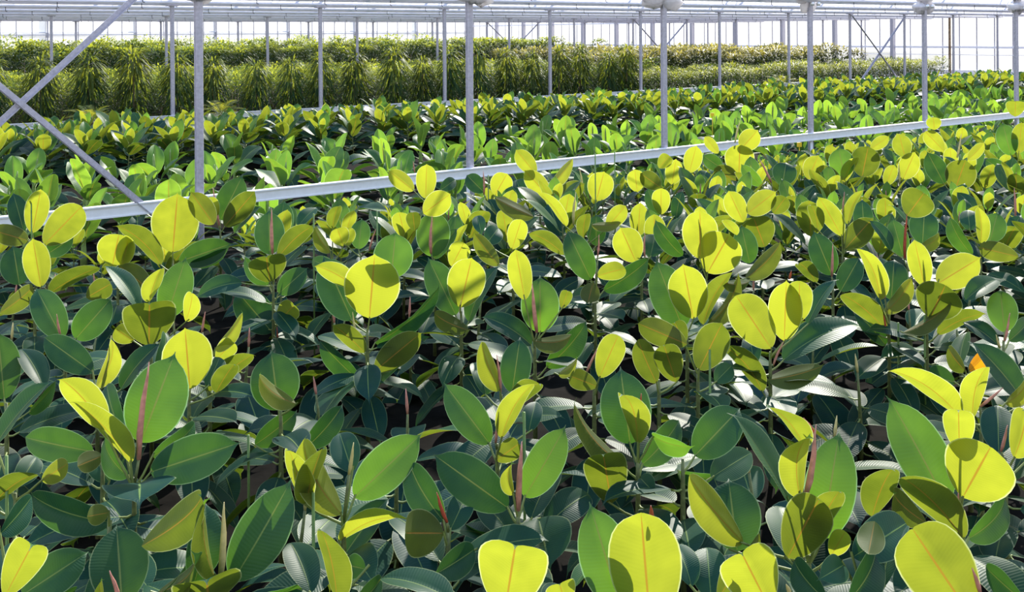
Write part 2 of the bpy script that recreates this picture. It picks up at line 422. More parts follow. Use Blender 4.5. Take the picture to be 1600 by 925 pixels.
# ------------------------------------------------------------------ the rubber plants one can tell apart
# leaves: side code, leaf base x y, tip x y, visible width (tile pixels). u: one sees the underside, t: the glossy top, capital: an old
# leaf / a lit young one; s: bud sheath (S red, p pale); k: green stake x, top y, bottom y; o: a fading orange leaf
TILE = {'T1': (0, 0, 2.963), 'T2': (530, 0, 2.963), 'T3': (1060, 0, 2.963), 'T4': (0, 300, 2.963), 'T5': (530, 300, 2.963),
        'T6': (1060, 300, 2.963), 'B1': (0, 610, 2.937), 'B2': (530, 610, 2.937), 'B3': (1060, 610, 2.937)}
HEROES = [
 ('T4', 800, 330, 'rubber plant with one big round yellow leaf standing upright close to the first bare post',
  'u 800 280 822 -3 213;t 830 322 1078 237 125;U 745 338 527 150 85;U 990 150 880 -5 105;t 880 332 1060 255 60'),
 ('T4', 545, 385, 'rubber plant with a half folded yellow leaf, below the big round yellow one',
  'u 520 345 552 188 165;u 560 345 590 195 70;U 690 450 545 335 110'),
 ('T4', 165, 265, 'rubber plant with slanting yellow oval leaf and pale tan one beside a green stake',
  'u 205 245 385 58 150;u 150 190 190 -20 105;t 110 180 60 0 90;U 130 225 -60 170 95;t 215 290 345 205 90;k 145 35 430'),
 ('T4', 160, 470, 'rubber plant with a narrow yellow leaf hanging under the tan leafed one',
  'u 190 440 150 208 118;t 90 430 60 245 140;U 230 470 475 345 75;U 0 560 158 430 85;U 400 490 520 420 100'),
 ('T4', 300, 705, 'rubber plant with dull blue grey leaf and white streaked leaf around a short pink spike',
  't 290 680 165 440 140;t 350 680 520 487 150;s 280 665 262 565;t 640 540 480 335 80'),
 ('T4', 450, 940, 'rubber plant with a slim yellow leaf and a silvery leaf pointing sideways',
  't 430 835 195 665 135;u 445 905 515 670 75;t 560 912 748 695 88;p 490 880 515 665'),
 ('T4', 30, 1000, 'rubber plant cut by the picture edge, broad teal leaf with pale rim',
  't 20 960 -10 640 170;t 200 905 90 720 105;t 130 1020 265 870 60'),
 ('T4', 700, 725, 'rubber plant with a round dark olive leaf before a tall grey green one',
  'U 690 712 692 507 235;T 770 585 862 300 155;u 690 510 750 345 75;u 860 600 890 460 80;u 620 690 530 630 90'),
 ('T4', 1265, 430, 'rubber plant with an upright oval teal leaf behind a pink spike, round olive leaf below',
  't 1250 290 1245 80 140;s 1262 285 1257 75;U 1290 300 1455 155 90;U 1250 418 1232 292 172;t 1120 420 905 490 82;t 1245 430 1130 295 62;t 1290 470 1425 350 105;t 1260 650 1090 450 160;U 1285 605 1365 520 105;S 1290 730 1282 625'),
 ('T4', 1020, 175, 'rubber plant with a tall pink spike and wide pale leaf before the white rail',
  's 1015 155 985 -22;t 1020 130 1125 -80 130;U 1040 160 1185 -10 108;t 1085 190 1210 65 50;u 1000 120 965 20 70'),
 ('T4', 1540, 335, 'rubber plant with a small golden leaf next to a green stake near the rail',
  'u 1590 250 1560 165 90;u 1530 280 1455 155 55;t 1380 160 1470 70 60;U 1540 170 1570 60 60;k 1452 100 290;t 1560 370 1440 310 80'),
 ('T4', 1300, 1020, 'rubber plant with an oval dark green leaf and a folded yellow edged leaf before it',
  't 1290 1010 1255 730 225;u 1370 980 1195 840 82;t 1180 1170 1380 1010 115;t 1420 1180 1590 980 115;k 1150 1125 1230'),
 ('T4', 970, 810, 'rubber plant with twisted tan leaf and two slim leaves crossing below it',
  'u 995 730 1130 550 55;s 935 650 950 555;u 1000 780 1080 690 90;U 960 925 1185 745 95;t 1000 900 1120 760 80'),
 ('T5', 130, 650, 'rubber plant with a huge round yellow leaf carrying a leaf shadow',
  'u 140 585 165 277 258;u 80 445 -118 340 92;t 60 595 -75 292 185;T 240 400 262 180 185;t 165 700 475 422 75;U 165 830 388 645 130;T 160 910 430 662 105;U 120 745 -35 610 85;t 100 880 -100 680 92;p 75 655 62 555'),
 ('T5', 565, 570, 'rubber plant with a clear yellow egg shaped leaf amid the bed',
  'u 560 535 615 297 178;t 540 570 410 300 145;t 600 600 745 335 90;U 600 640 435 555 85;p 560 560 565 500'),
 ('T5', 905, 700, 'rubber plant with a pink spike crossing a pale green leaf before darker stems',
  'T 930 650 930 385 180;s 915 650 893 425;u 860 500 815 258 112;U 900 690 1080 658 72;t 890 710 655 575 100;t 960 810 1150 592 112;U 1030 540 1060 455 58'),
 ('T5', 1185, 490, 'rubber plant with glossy blue leaf beside a small gold curled leaf and bare dark stem',
  't 1165 405 1055 175 130;u 1195 390 1332 355 85;t 1225 455 1440 302 100;t 1200 490 1060 500 62;s 1197 295 1203 200;U 1175 420 1150 520 90'),
 ('T5', 1400, 345, 'rubber plant with bright yellow green leaf and a white glaring leaf edge',
  'u 1375 325 1300 160 140;t 1440 300 1465 190 120;t 1590 295 1460 125 85;s 1415 300 1415 190'),
 ('T5', 1610, 650, 'rubber plant with long blue leaf paired with a yellow leaf of equal length',
  't 1590 630 1465 310 185;u 1640 587 1590 325 180;U 1700 620 1850 360 70;t 1740 640 1760 500 90'),
 ('T5', 750, 960, 'rubber plant with dark ribbed leaf and slim green leaf parted by a red spike',
  't 800 930 838 670 145;u 745 920 655 682 88;s 747 925 730 755;U 800 1000 935 885 92;t 680 940 620 785 92'),
 ('T5', 1180, 905, 'rubber plant with one sunlit green leaf and thin spike in deep shade',
  'u 1205 860 1295 655 125;s 1145 835 1195 725;U 1195 900 1065 850 92;u 1015 845 1105 765 40'),
 ('B2', 1370, 330, 'rubber plant with a pale blue oval leaf behind a folded lime leaf',
  't 1335 245 1290 -110 235;u 1370 245 1290 15 112;S 1378 130 1386 15;t 1390 340 1565 130 130;T 1440 210 1625 262 80;t 1380 365 1640 330 92;U 1300 340 1070 40 78;U 1250 520 1210 285 200;t 1380 400 1450 475 92'),
 ('T5', 1480, 890, 'rubber plant wholly in shade with two broad olive leaves, beside the pale blue leafed one',
  'U 1610 705 1375 605 120;U 1470 885 1380 672 112;U 1560 880 1500 700 130'),
 ('T5', 440, 335, 'rubber plant with pink spike and pale green leaf, in front of a grey leaf',
  'T 430 300 440 78 160;s 425 285 430 108;u 390 100 520 5 112;t 440 310 550 165 72;u 520 345 580 230 100;U 350 180 340 90 70'),
 ('T5', 805, 310, 'rubber plant with an oval gold leaf and long dark leaves leaning both ways',
  'u 800 265 845 122 92;U 740 340 620 185 82;U 1040 290 870 190 72;t 680 240 740 165 90;t 640 110 660 200 60'),
 ('T5', 100, 300, 'rubber plant with golden leaf tip beside a pale leaf, a stake and a thin spike',
  'u 40 250 30 165 85;T 90 265 105 120 95;s 140 270 170 170;k 175 90 200'),
 ('T5', 1150, 240, 'rubber plant with a horizontal yellow leaf and a tall cream spike',
  'U 900 115 712 22 75;p 1085 150 1095 0;u 1050 160 905 -10 48;u 1170 152 1312 140 46;U 1130 215 1150 95 62;t 1190 250 1190 100 92;u 1240 165 1330 60 82'),
 ('T5', 1490, 135, 'rubber plant with a grey leaf and a gold leaf back to back under the rail',
  't 1480 110 1425 -20 72;u 1490 105 1490 -22 86;t 1560 130 1590 -10 60;u 1370 200 1405 90 62'),
 ('T6', 130, 400, 'rubber plant with two round lime leaves, one partly shading the other, and spike between',
  'u 100 310 100 75 165;s 105 225 97 95;u 135 375 240 188 200;U 310 400 478 225 86;t 330 330 290 150 110;u 270 200 205 125 46'),
 ('T6', 390, 285, 'rubber plant with twin yellow leaves spread like wings above an olive one',
  'U 400 255 345 112 155;u 300 140 230 -10 100;u 320 100 455 -5 105;U 440 100 500 20 80'),
 ('T6', 425, 760, 'rubber plant with three fresh yellow leaves fanned above a long horizontal blue leaf',
  'u 430 725 260 470 190;u 490 690 500 400 155;u 560 600 560 402 120;t 485 780 852 612 130;U 415 870 680 800 96;t 600 610 735 398 72;U 390 925 190 705 90;s 440 800 485 695;S 515 402 523 365;t 350 800 330 660 90'),
 ('T6', 195, 640, 'rubber plant of narrow olive and blue leaves between the lime pair and fan of three',
  'U 115 615 260 360 75;t 190 620 200 510 95;U 205 420 335 410 55'),
 ('T6', 975, 600, 'rubber plant with a curved slim yellow leaf beside a dull blue oval leaf',
  'u 935 500 820 252 82;t 985 500 1000 308 135;u 955 560 1085 390 76;U 960 640 742 470 100;s 955 490 920 290;S 962 650 948 555;t 1110 740 930 770 62;t 960 710 805 545 92;k 1018 605 820'),
 ('T6', 1150, 610, 'rubber plant with two yellow leaves over a round dark shaded leaf',
  'u 1140 440 1090 212 105;u 1200 425 1403 300 150;U 1165 585 1240 422 205;U 1040 650 1275 490 56;U 1200 660 1430 560 72;p 1140 420 1130 290;t 1200 720 1290 600 70;k 1140 570 830'),
 ('T6', 715, 430, 'rubber plant with ribbed green leaf, red spike and a slate blue leaf',
  't 710 385 625 178 125;s 710 390 715 240;t 750 460 840 300 110;U 640 420 550 330 70'),
 ('T6', 760, 285, 'rubber plant with a slanting two tone leaf and narrow gold leaf around a spike',
  'u 755 205 645 15 92;U 770 265 905 115 112;s 765 120 768 0;u 785 150 862 -15 46;U 650 180 610 55 66;t 860 190 850 30 90'),
 ('T6', 1060, 315, 'rubber plant with deep red spike below a half shaded round leaf',
  'U 1060 110 1140 0 150;t 1130 240 1140 80 130;t 1040 300 990 118 95;S 1048 305 1058 100;t 985 270 880 128 56;u 1110 260 1210 190 55'),
 ('T6', 1400, 270, 'rubber plant with pale grey green leaf, thin gold leaf and round dark leaf below',
  't 1360 290 1255 108 76;T 1440 235 1480 90 110;u 1400 240 1385 60 62;t 1350 180 1340 80 82;U 1575 300 1385 255 92;s 1560 110 1555 -20'),
 ('T6', 1505, 705, 'rubber plant with mint green leaf behind a pink spike, by the picture edge',
  'T 1510 650 1490 445 135;s 1510 690 1535 560;t 1480 710 1310 600 72;t 1330 500 1480 405 92;t 1530 690 1622 590 82;p 1490 720 1470 660'),
 ('T6', 1350, 845, 'rubber plant with one small fading orange leaf low in the shade',
  'o 1345 828 1415 748 62;U 1330 830 1245 715 70;t 1300 820 1340 640 80;t 1280 880 1150 850 120'),
 ('T6', 90, 840, 'rubber plant sunk in shadow, broad brown green leaves, a stake in front',
  'U 95 825 205 600 155;U 30 700 -20 600 90;t 170 880 250 800 90;k 145 730 830'),
 ('B3', 1390, 150, 'rubber plant with long yellow blade pointing sideways and pink spike near the edge',
  'u 1290 118 943 -94 96;u 1350 130 1427 -118 96;s 1385 75 1490 -12;t 1590 60 1340 -230 120;u 1500 60 1600 -60 60'),
 ('B1', 615, 450, 'rubber plant with a tall pink spike on glossy leaf, wide leaf reaching sideways',
  'T 645 240 805 -177 275;s 637 315 684 -130;u 600 335 318 38 86;u 480 180 265 -60 130;t 560 200 490 -40 112;t 690 375 1107 238 205;t 590 395 480 212 82;t 640 425 640 520 310;t 700 300 900 140 110'),
 ('T4', 875, 945, 'rubber plant with one round yellow leaf edged in shadow behind the tall pink spike',
  'u 880 915 855 620 225;U 1000 930 1090 790 90;t 960 900 1020 760 100;t 720 830 760 640 80'),
 ('B1', 470, 340, 'rubber plant with a white gleaming ribbed leaf lying flat',
  't 430 282 103 212 150;U 470 300 350 350 92;t 500 420 430 300 110'),
 ('B1', 500, 620, 'rubber plant with long dark leaf arching over and tip turned down',
  't 510 605 130 466 150;U 500 560 395 580 90'),
 ('B1', 530, 1010, 'rubber plant with broad blue green leaf, red spike and tiny yellow shoot',
  't 560 985 535 610 265;t 455 1000 520 770 92;s 545 960 503 828;u 480 975 470 865 40;t 690 990 900 735 75;t 300 1000 120 905 90'),
 ('B1', 60, 1000, 'rubber plant in the bottom corner with rounded lime leaf and wide dull leaf',
  'u 20 950 148 708 172;t 100 940 410 738 190;t 0 660 152 478 110;t 130 1000 360 905 90'),
 ('B1', 70, 500, 'rubber plant of dark leaves with one small bright green leaf at the picture edge',
  't -20 250 240 -50 82;u 190 412 320 328 92;t 80 440 170 300 112;U -40 530 190 380 80;k 30 300 450'),
 ('B1', 970, 930, 'rubber plant with a very big ribbed leaf beside a straight tan spike',
  't 1070 872 1340 405 240;t 890 885 940 503 165;u 985 855 950 483 66;p 1012 862 1028 513;U 960 995 948 865 300;U 720 930 895 738 70;U 650 715 930 472 160;t 1120 960 1410 895 90'),
 ('B2', 20, 610, 'rubber plant with large lit leaf showing its midrib, between dark leaves',
  'T 70 490 383 195 200;t 60 375 0 188 140;u 10 568 -165 205 148;u -172 512 -235 258 102;p 45 385 66 240;u 0 692 340 600 62;t 20 762 230 488 130;U -150 520 -70 250 100;k -120 395 690'),
 ('B2', -40, 980, 'rubber plant of dark hanging leaves at the frame bottom, below the large lit leaf',
  'U -10 965 -90 620 112;t -130 930 -230 690 150;t 60 1000 200 850 100;t 120 820 30 800 110'),
 ('B2', 820, 575, 'rubber plant with coppery spike, silver leaf on one side and yellow green leaf opposite',
  's 822 550 838 235;t 775 540 428 290 200;T 850 490 1042 158 172;u 800 480 800 330 52;t 800 680 640 500 140;t 915 588 968 818 270;t 940 630 1155 475 150;t 800 690 572 610 62;t 880 590 1010 350 130'),
 ('B2', 500, 650, 'rubber plant all in dark shade with a curved red spike',
  'S 495 605 447 468;t 480 600 320 320 150;t 510 640 590 470 120;U 480 655 295 655 200;t 620 730 430 850 130'),
 ('B2', 725, 270, 'rubber plant with long shiny leaf and upright lime leaf around a red spike',
  't 690 245 478 -38 160;u 745 220 905 -40 92;s 718 240 735 88;U 720 322 830 240 100;k 848 100 215;t 870 190 905 45 92'),
 ('B3', 20, 340, 'rubber plant with wide grey green leaf pointing up and flat shiny leaf below',
  't 75 300 287 78 190;t 150 400 345 280 140;t 0 370 186 380 62'),
 ('B2', 770, 1060, 'rubber plant with rounded glowing yellow leaf rising from the bottom frame edge',
  'u 760 1020 810 700 320;t 520 965 173 862 110;t 960 1010 1010 885 130'),
 ('B2', 1400, 1160, 'rubber plant with the largest glowing yellow leaf, a green one leaning against it',
  'T 1290 990 1148 512 250;u 1430 1100 1382 535 335;S 1432 590 1430 530;T 1080 905 1230 768 52;u 1040 985 1010 885 140'),
 ('B3', 600, 790, 'rubber plant with thick red spike before a broad leaf crossed by a shadow',
  's 580 495 632 158;S 622 200 575 127;u 560 495 612 205 110;T 660 680 740 180 230;t 510 520 240 93 95;u 580 260 400 68 72;U 500 770 652 485 210;u 300 700 36 372 150;t 270 740 230 400 260;U 640 650 745 452 112;U 80 935 380 632 112;u 700 760 770 640 90'),
 ('B3', 1290, 560, 'rubber plant with tall teal spotted leaf behind a round yellow leaf',
  'T 1230 520 960 22 240;u 1290 280 1285 85 135;u 1305 492 1440 245 300;U 1310 680 1003 388 150;U 1140 610 985 465 112;U 890 580 990 350 130;t 1330 680 1500 480 112;s 1280 540 1285 470'),
 ('B3', 1500, 335, 'rubber plant with dark pointed leaf and yellow leaf sharing a salmon spike',
  't 1470 290 1465 58 155;u 1540 310 1590 80 130;s 1480 280 1510 160;t 1590 330 1620 250 90'),
 ('B3', 1400, 1160, 'rubber plant with an enormous yellow leaf filling the bottom corner, green along one edge',
  'u 1360 1060 1058 612 330;s 1385 930 1348 815;t 1600 980 1400 800 120'),
 ('B3', 420, 1070, 'rubber plant with lime leaf cut by the bottom edge beside slim upright leaf',
  'u 420 1000 283 733 262;t 680 965 528 770 130;t 780 965 905 688 132;p 510 930 495 890'),
 ('B3', 860, 960, 'rubber plant with slate blue leaf bowing over, between red spiked and teal spotted ones',
  't 800 765 1053 605 200;t 940 905 1055 612 130;t 760 800 640 870 120;U 900 600 870 760 120'),
 ('B3', 150, 970, 'rubber plant of blue leaves beside the largest glowing yellow leaf',
  't 150 955 130 712 180;t 60 900 -30 700 120;U 180 960 260 790 110'),
 ('T2', 400, 935, 'rubber plant with bent golden leaf lying over the white rail',
  'u 345 882 225 788 80;u 400 920 405 755 96;s 350 800 342 745;t 470 880 540 830 60'),
 ('T2', 930, 940, 'rubber plant with three tall lime leaves standing above the white rail',
  'u 910 805 815 690 82;u 975 915 855 785 92;u 965 870 1087 727 56;t 850 920 820 830 90'),
 ('T2', 690, 940, 'rubber plant with an oval lime leaf, stake and thin pink spike below the second post',
  'u 720 905 780 800 105;t 670 890 588 808 80;s 670 900 667 790;k 690 810 905'),
 ('T2', 1170, 970, 'rubber plant with a wide lime leaf and dark one just before the rail',
  'u 1190 930 1228 790 122;U 1000 926 1140 848 90;p 1125 882 1113 778;k 1185 710 800'),
 ('T2', 1450, 920, 'rubber plant with small golden leaf tops under the third post',
  'u 1380 890 1368 780 82;U 1490 870 1390 800 82;u 1480 778 1530 718 66;u 1540 855 1560 732 82;k 1275 700 800'),
 ('T3', 270, 810, 'rubber plant with a tall cream spike and stacked lime leaves beside the rail',
  'u 280 815 285 663 135;u 290 690 370 600 96;U 290 850 160 780 92;t 200 780 110 718 72;u 185 710 120 630 50;p 262 660 287 553'),
 ('T3', 45, 840, 'rubber plant with one slim lime leaf, next to cream spiked one',
  'u 50 800 85 670 86;U 20 830 -30 740 70;t 100 860 130 790 70'),
 ('T3', 790, 890, 'rubber plant with a round dark olive leaf beside a grey green oval leaf',
  'U 850 820 880 672 130;T 770 820 740 680 115;u 765 845 838 725 52;U 760 870 635 775 92;u 600 830 650 715 92'),
 ('T3', 1030, 880, 'rubber plant with a golden folded leaf and thin tan spike past the fourth post',
  'u 1050 730 1020 615 86;u 1040 830 1097 700 92;u 890 690 978 630 56;u 960 860 1000 760 60;p 1025 850 1020 750'),
 ('T3', 1270, 900, 'rubber plant with round olive leaf and dull blue leaf beyond the fourth post',
  'u 1230 700 1138 605 76;u 1185 602 1180 540 66;U 1280 880 1332 735 135;u 1340 740 1418 658 52;t 1230 850 1150 700 96;p 1290 730 1310 620'),
 ('T3', 1560, 810, 'rubber plant with a round gold leaf at the rail end, blue leaf beneath',
  'T 1540 720 1500 565 92;u 1575 710 1590 560 76;u 1560 540 1560 465 82;t 1530 810 1415 735 72'),
 ('T3', 440, 900, 'rubber plant with smooth grey leaf and pink spike leaning, behind the wing leafed one',
  't 480 860 500 750 112;T 385 860 288 758 62;s 430 845 375 735;U 330 920 280 850 90'),
]
# ------------------------------------------------------------------ floor and yard
def plane(name, x0, x1, y0, y1, z, mat, n=1):
    mb = MB()
    mb.add([(x0, y0, z), (x1, y0, z), (x1, y1, z), (x0, y1, z)], [(0, 1, 2, 3)], mat)
    return mb.build(name, smooth=False)
tag(plane('floor', -90, 90, -6, 110, 0.0, 'soil'), kind='structure')
tag(plane('ground_outside', -160, 190, -20, 260, -0.06, 'gravel'), kind='structure')

# ------------------------------------------------------------------ posts, rails, gutters, girders, walls
ROT = Matrix.Rotation(ROWANG, 3, 'Z')          # x axis along the rows
U_END, D_END = 42.9, 62.3
def row_word(k): return ['near', 'second', 'third', 'fourth'][k]

def post_mb(h, a=0.067):
    mb = MB()
    t = a / 2; c = 0.008
    prof = [(-t, -t + c), (-t + c, -t), (t - c, -t), (t, -t + c), (t, -.012), (t - .006, -.010), (t - .006, .010), (t, .012),
            (t, t - c), (t - c, t), (-t + c, t), (-t, t - c), (-t, .012), (-t + .006, .010), (-t + .006, -.010), (-t, -.012)]
    vs_ = [ROT @ Vector((x, y, z)) for z in (0, h) for x, y in prof]
    k = len(prof)
    fs = [(i, (i + 1) % k, k + (i + 1) % k, k + i) for i in range(k)] + [tuple(range(k))[::-1], tuple(range(k, 2 * k))]
    mb.add(vs_, fs, 'galv')
    mb.box((0, 0, .006), .16, .16, .012, 'galv', ROT)
    return mb

def film_mb(seed):
    """a crumpled roll of clear film tied round the post head"""
    rnd = random.Random(seed)
    mb = MB()
    for k in range(5):
        c = Vector((rnd.uniform(-.16, .16), rnd.uniform(-.07, .07), rnd.uniform(.07, .24)))
        nu, nv = 12, 8
        vs_, fs = [], []
        rx, ry, rz = rnd.uniform(.13, .22), rnd.uniform(.07, .11), rnd.uniform(.06, .10)
        p1, p2 = rnd.uniform(0, 6), rnd.uniform(0, 6)
        for j in range(nv + 1):
            th = PI * j / nv
            for i in range(nu):
                ph = 2 * PI * i / nu
                q = 1 + .16 * math.sin(3 * ph + p1 + 2 * th) + .10 * math.sin(5 * th + p2)
                vs_.append(ROT @ (c + Vector((rx * math.sin(th) * math.cos(ph), ry * math.sin(th) * math.sin(ph), rz * math.cos(th))) * q))
        for j in range(nv):
            for i in range(nu):
                a, b = j * nu + i, j * nu + (i + 1) % nu
                fs.append((a, a + nu, b + nu, b))
        mb.add(vs_, fs, 'film')
    return mb

GUT_Z = 2.1 + 0.585
post_meshes = {}
for k in range(4):
    seen_posts = 0
    for i in range(0, 15):
        u = ROW_U[k] + 3 * i
        if u > U_END - .6: continue
        p = uv(u, ROW_D[k])
        x, y = pix((p.x, p.y, 2.1)) if p.y > 1 else (-9999, 0)
        if x < -60 or x > 1680: continue
        nth = i if k else i
        seen_posts = seen_posts + 1; lab = 'galvanised post of the %s row, %s one seen from its near end' % (row_word(k), ORD[seen_posts])
        if k == 0:
            lab = 'tall galvanised post, %s along the near white rail, film bundle at its head' % ORD[i]
        r = thing('steel_post', p, lab, 'post', 'posts of the %s row' % row_word(k))
        h = 2.42 if k == 0 else GUT_Z + .02
        if k not in post_meshes: post_meshes[k] = post_mb(GUT_Z + .02).mesh('shaft', False)
        o = bpy.data.objects.new('shaft', post_meshes[k]); COL.objects.link(o); o.parent = r
        # head plate with two bolts under the gutter
        mb = MB(); mb.box((0, 0, GUT_Z), .20, .14, .02, 'galv', ROT)
        for s in (-.07, .07): mb.tube([ROT @ Vector((s, -.05, GUT_Z - .03)), ROT @ Vector((s, -.05, GUT_Z + .01))], .009, 'galv', 6)
        mb.build('head_plate', r, False)
        if k == 0:
            f = film_mb(40 + i).build('crumpled_film', None, True, p + Vector((0, 0, 2.42)))
            tag(f, 'crumpled clear film bundle tied round the head of the %s near post' % ORD[i], 'film bundle', 'film bundles on the post heads')
            if i >= 4:
                for s in (-.10, .04):
                    b_ = MB()
                    b_.tube([ROT @ Vector((s, -.10, .10)), ROT @ Vector((s, -.135, .10))], .028, 'bolt', 12)
                    b_.build('round_clamp', f, True)

def bar(mb, a, b, wd, ht, mat):
    """a straight bar from a to b, wd across and ht high"""
    a, b = Vector(a), Vector(b)
    d = (b - a); L = d.length; d.normalize()
    s = d.cross(Vector((0, 0, 1))).normalized() if abs(d.z) < .99 else Vector((1, 0, 0))
    n = s.cross(d).normalized()
    vs_ = []
    for t in (0, L):
        for x, y in ((-1, -1), (1, -1), (1, 1), (-1, 1)):
            vs_.append(a + d * t + s * (x * wd / 2) + n * (y * ht / 2))
    mb.add(vs_, [(0, 1, 5, 4), (1, 2, 6, 5), (2, 3, 7, 6), (3, 0, 4, 7), (3, 2, 1, 0), (4, 5, 6, 7)], mat)

RAIL_Z = 0.60
for k, (u0, u1, lab) in enumerate(((-1.5, 24.0, 'white coated steel rail between the front rubber bed and the banana plants'),
                                  (2.0, 33.5, 'white coated steel rail between the second rubber bed and the drooping figs'))):
    r = thing('bed_rail', uv(u0, ROW_D[k]), lab, 'rail')
    base = uv(u0, ROW_D[k])
    off = -N_ * .062
    mb = MB()
    A = off + Vector((0, 0, RAIL_Z)); B = R_ * (u1 - u0) + A
    for zz, wd, ht in ((0, .05, .085), (.047, .075, .012), (-.047, .075, .012)):
        bar(mb, A + Vector((0, 0, zz)), B + Vector((0, 0, zz)), wd, ht, 'white')
    mb.build('beam', r, False)
    uu = 1.6
    while uu < u1 - u0:                        # feet every 3 m, between the posts
        m2 = MB(); q = R_ * uu + off
        m2.tube([q, q + Vector((0, 0, RAIL_Z - .05))], .018, 'white', 8)
        m2.build('leg', r, True)
        uu += 3.0

BR = [(0, .17, 3.0, .12, 'pair of crossed steel braces beside the first near post'),
      (1, 27.03, 2.66, .2, 'crossed thin braces between two posts of the second row near the glass end'),
      (2, 27.0, 2.66, .2, 'crossed thin braces in the third post row'),
      (3, 26.85, 2.66, .2, 'crossed thin braces in the fourth post row, the farthest ones')]
BR[3] = BR[3][:4] + ('crossed thin braces in the fourth post row, above the far shrubs',)
for k, u0, zt, zb, lab in BR:
    base = uv(u0 + 1.5, ROW_D[k])
    r = thing('cross_brace', base, lab, 'brace')
    for s in (-1, 1):
        mb = MB()
        off = N_ * (.012 * s - .05)
        bar(mb, R_ * (-1.5 * s) + off + Vector((0, 0, zb)), R_ * (1.5 * s) + off + Vector((0, 0, zt)), .012, .055, 'galv')
        bar(mb, R_ * (-1.5 * s) + off + N_ * (-.018) + Vector((0, 0, zb - .024)), R_ * (1.5 * s) + off + N_ * (-.018) + Vector((0, 0, zt - .024)), .045, .008, 'galv')
        mb.build('diagonal_bar', r, False)
    mb = MB(); mb.box(N_ * -.05 + Vector((0, 0, (zt + zb) / 2)), .06, .05, .05, 'galv', ROT); mb.build('centre_bolt', r, False)

# gutters along the rows every 3.2 m, with their hanging clips
rnd = random.Random(5)
for j in range(1, 11):
    d = ROW_D[0] + 3.2 * j
    if d > 40: break
    r = thing('roof_gutter', uv(-4, d, GUT_Z), 'long white roof gutter, %s overhead band behind the near posts' % ORD[j], 'gutter', 'white gutters overhead')
    L = U_END + 3.6
    mb = MB()
    pr = [(-.10, .17), (-.105, .17), (-.075, .02), (-.04, 0.0), (.04, 0.0), (.075, .02), (.105, .17), (.10, .17), (.07, .028), (.038, .010), (-.038, .010), (-.07, .028)]
    vs_ = [R_ * t + N_ * x + Vector((0, 0, z)) for t in (0, L) for x, z in pr]
    kk = len(pr)
    mb.add(vs_, [(i, (i + 1) % kk, kk + (i + 1) % kk, kk + i) for i in range(kk)] + [tuple(range(kk)), tuple(range(kk, 2 * kk))[::-1]], 'lilac')
    mb.build('channel', r, False)
    mb = MB(); ns = int(L / .1)  # pleated film skirt, added before each gutter to glow in the sun
    vs_ = [R_ * (q * L / ns) + N_ * (-.22 + .02 * (q % 2)) + Vector((0, 0, z)) for q in range(ns + 1) for z in (.075, .17)]
    mb.add(vs_, [(2 * q, 2 * q + 2, 2 * q + 3, 2 * q + 1) for q in range(ns)], 'glow_film')
    for q in range(0, int(L), 2): bar(mb, R_ * q + N_ * -.21 + Vector((0, 0, .165)), R_ * q + N_ * -.09 + Vector((0, 0, .165)), .01, .01, 'lilac')
    mb.build('added_film_skirt', r, False)
    mb = MB()
    for s, zz in ((-.13, .05), (.13, .09)):
        mb.tube([N_ * s + Vector((0, 0, zz)), N_ * s + R_ * L + Vector((0, 0, zz))], .022, 'lilac', 8)
    mb.build('pipe', r, True)
    mb = MB(); t = rnd.uniform(0, 1)
    while t < L:
        c = R_ * t + N_ * -.135
        mb.tube([c + Vector((0, 0, .05)), c + Vector((0, 0, -.05)), c + Vector((0, 0, -.06)) + R_ * .03], .007, 'dark', 4)
        t += rnd.uniform(.9, 1.9)
    tag(mb.build('hanger_hook', r, False), kind='stuff')

for i in range(0, 15):
    u = .1 + 3 * i
    if u > U_END: break
    r = thing('roof_girder', uv(u, 6.0, 2.9), 'slim lattice roof girder lying across the gutters, %s one up the greenhouse' % ORD[i + 1], 'girder', 'lattice girders above the gutters')
    L = 34.0
    mb = MB()
    bar(mb, Vector((0, 0, .0)), N_ * L, .035, .035, 'lilac'); mb.build('bottom_chord', r, False)
    mb = MB(); bar(mb, Vector((0, 0, .42)), N_ * L + Vector((0, 0, .42)), .035, .035, 'lilac'); mb.build('top_chord', r, False)
    mb = MB(); t = 0.0; s = 0
    while t < L - .4:
        bar(mb, N_ * t + Vector((0, 0, .42 * s)), N_ * (t + .4) + Vector((0, 0, .42 * (1 - s))), .016, .016, 'lilac')
        t += .4; s = 1 - s
    mb.build('lattice', r, False)

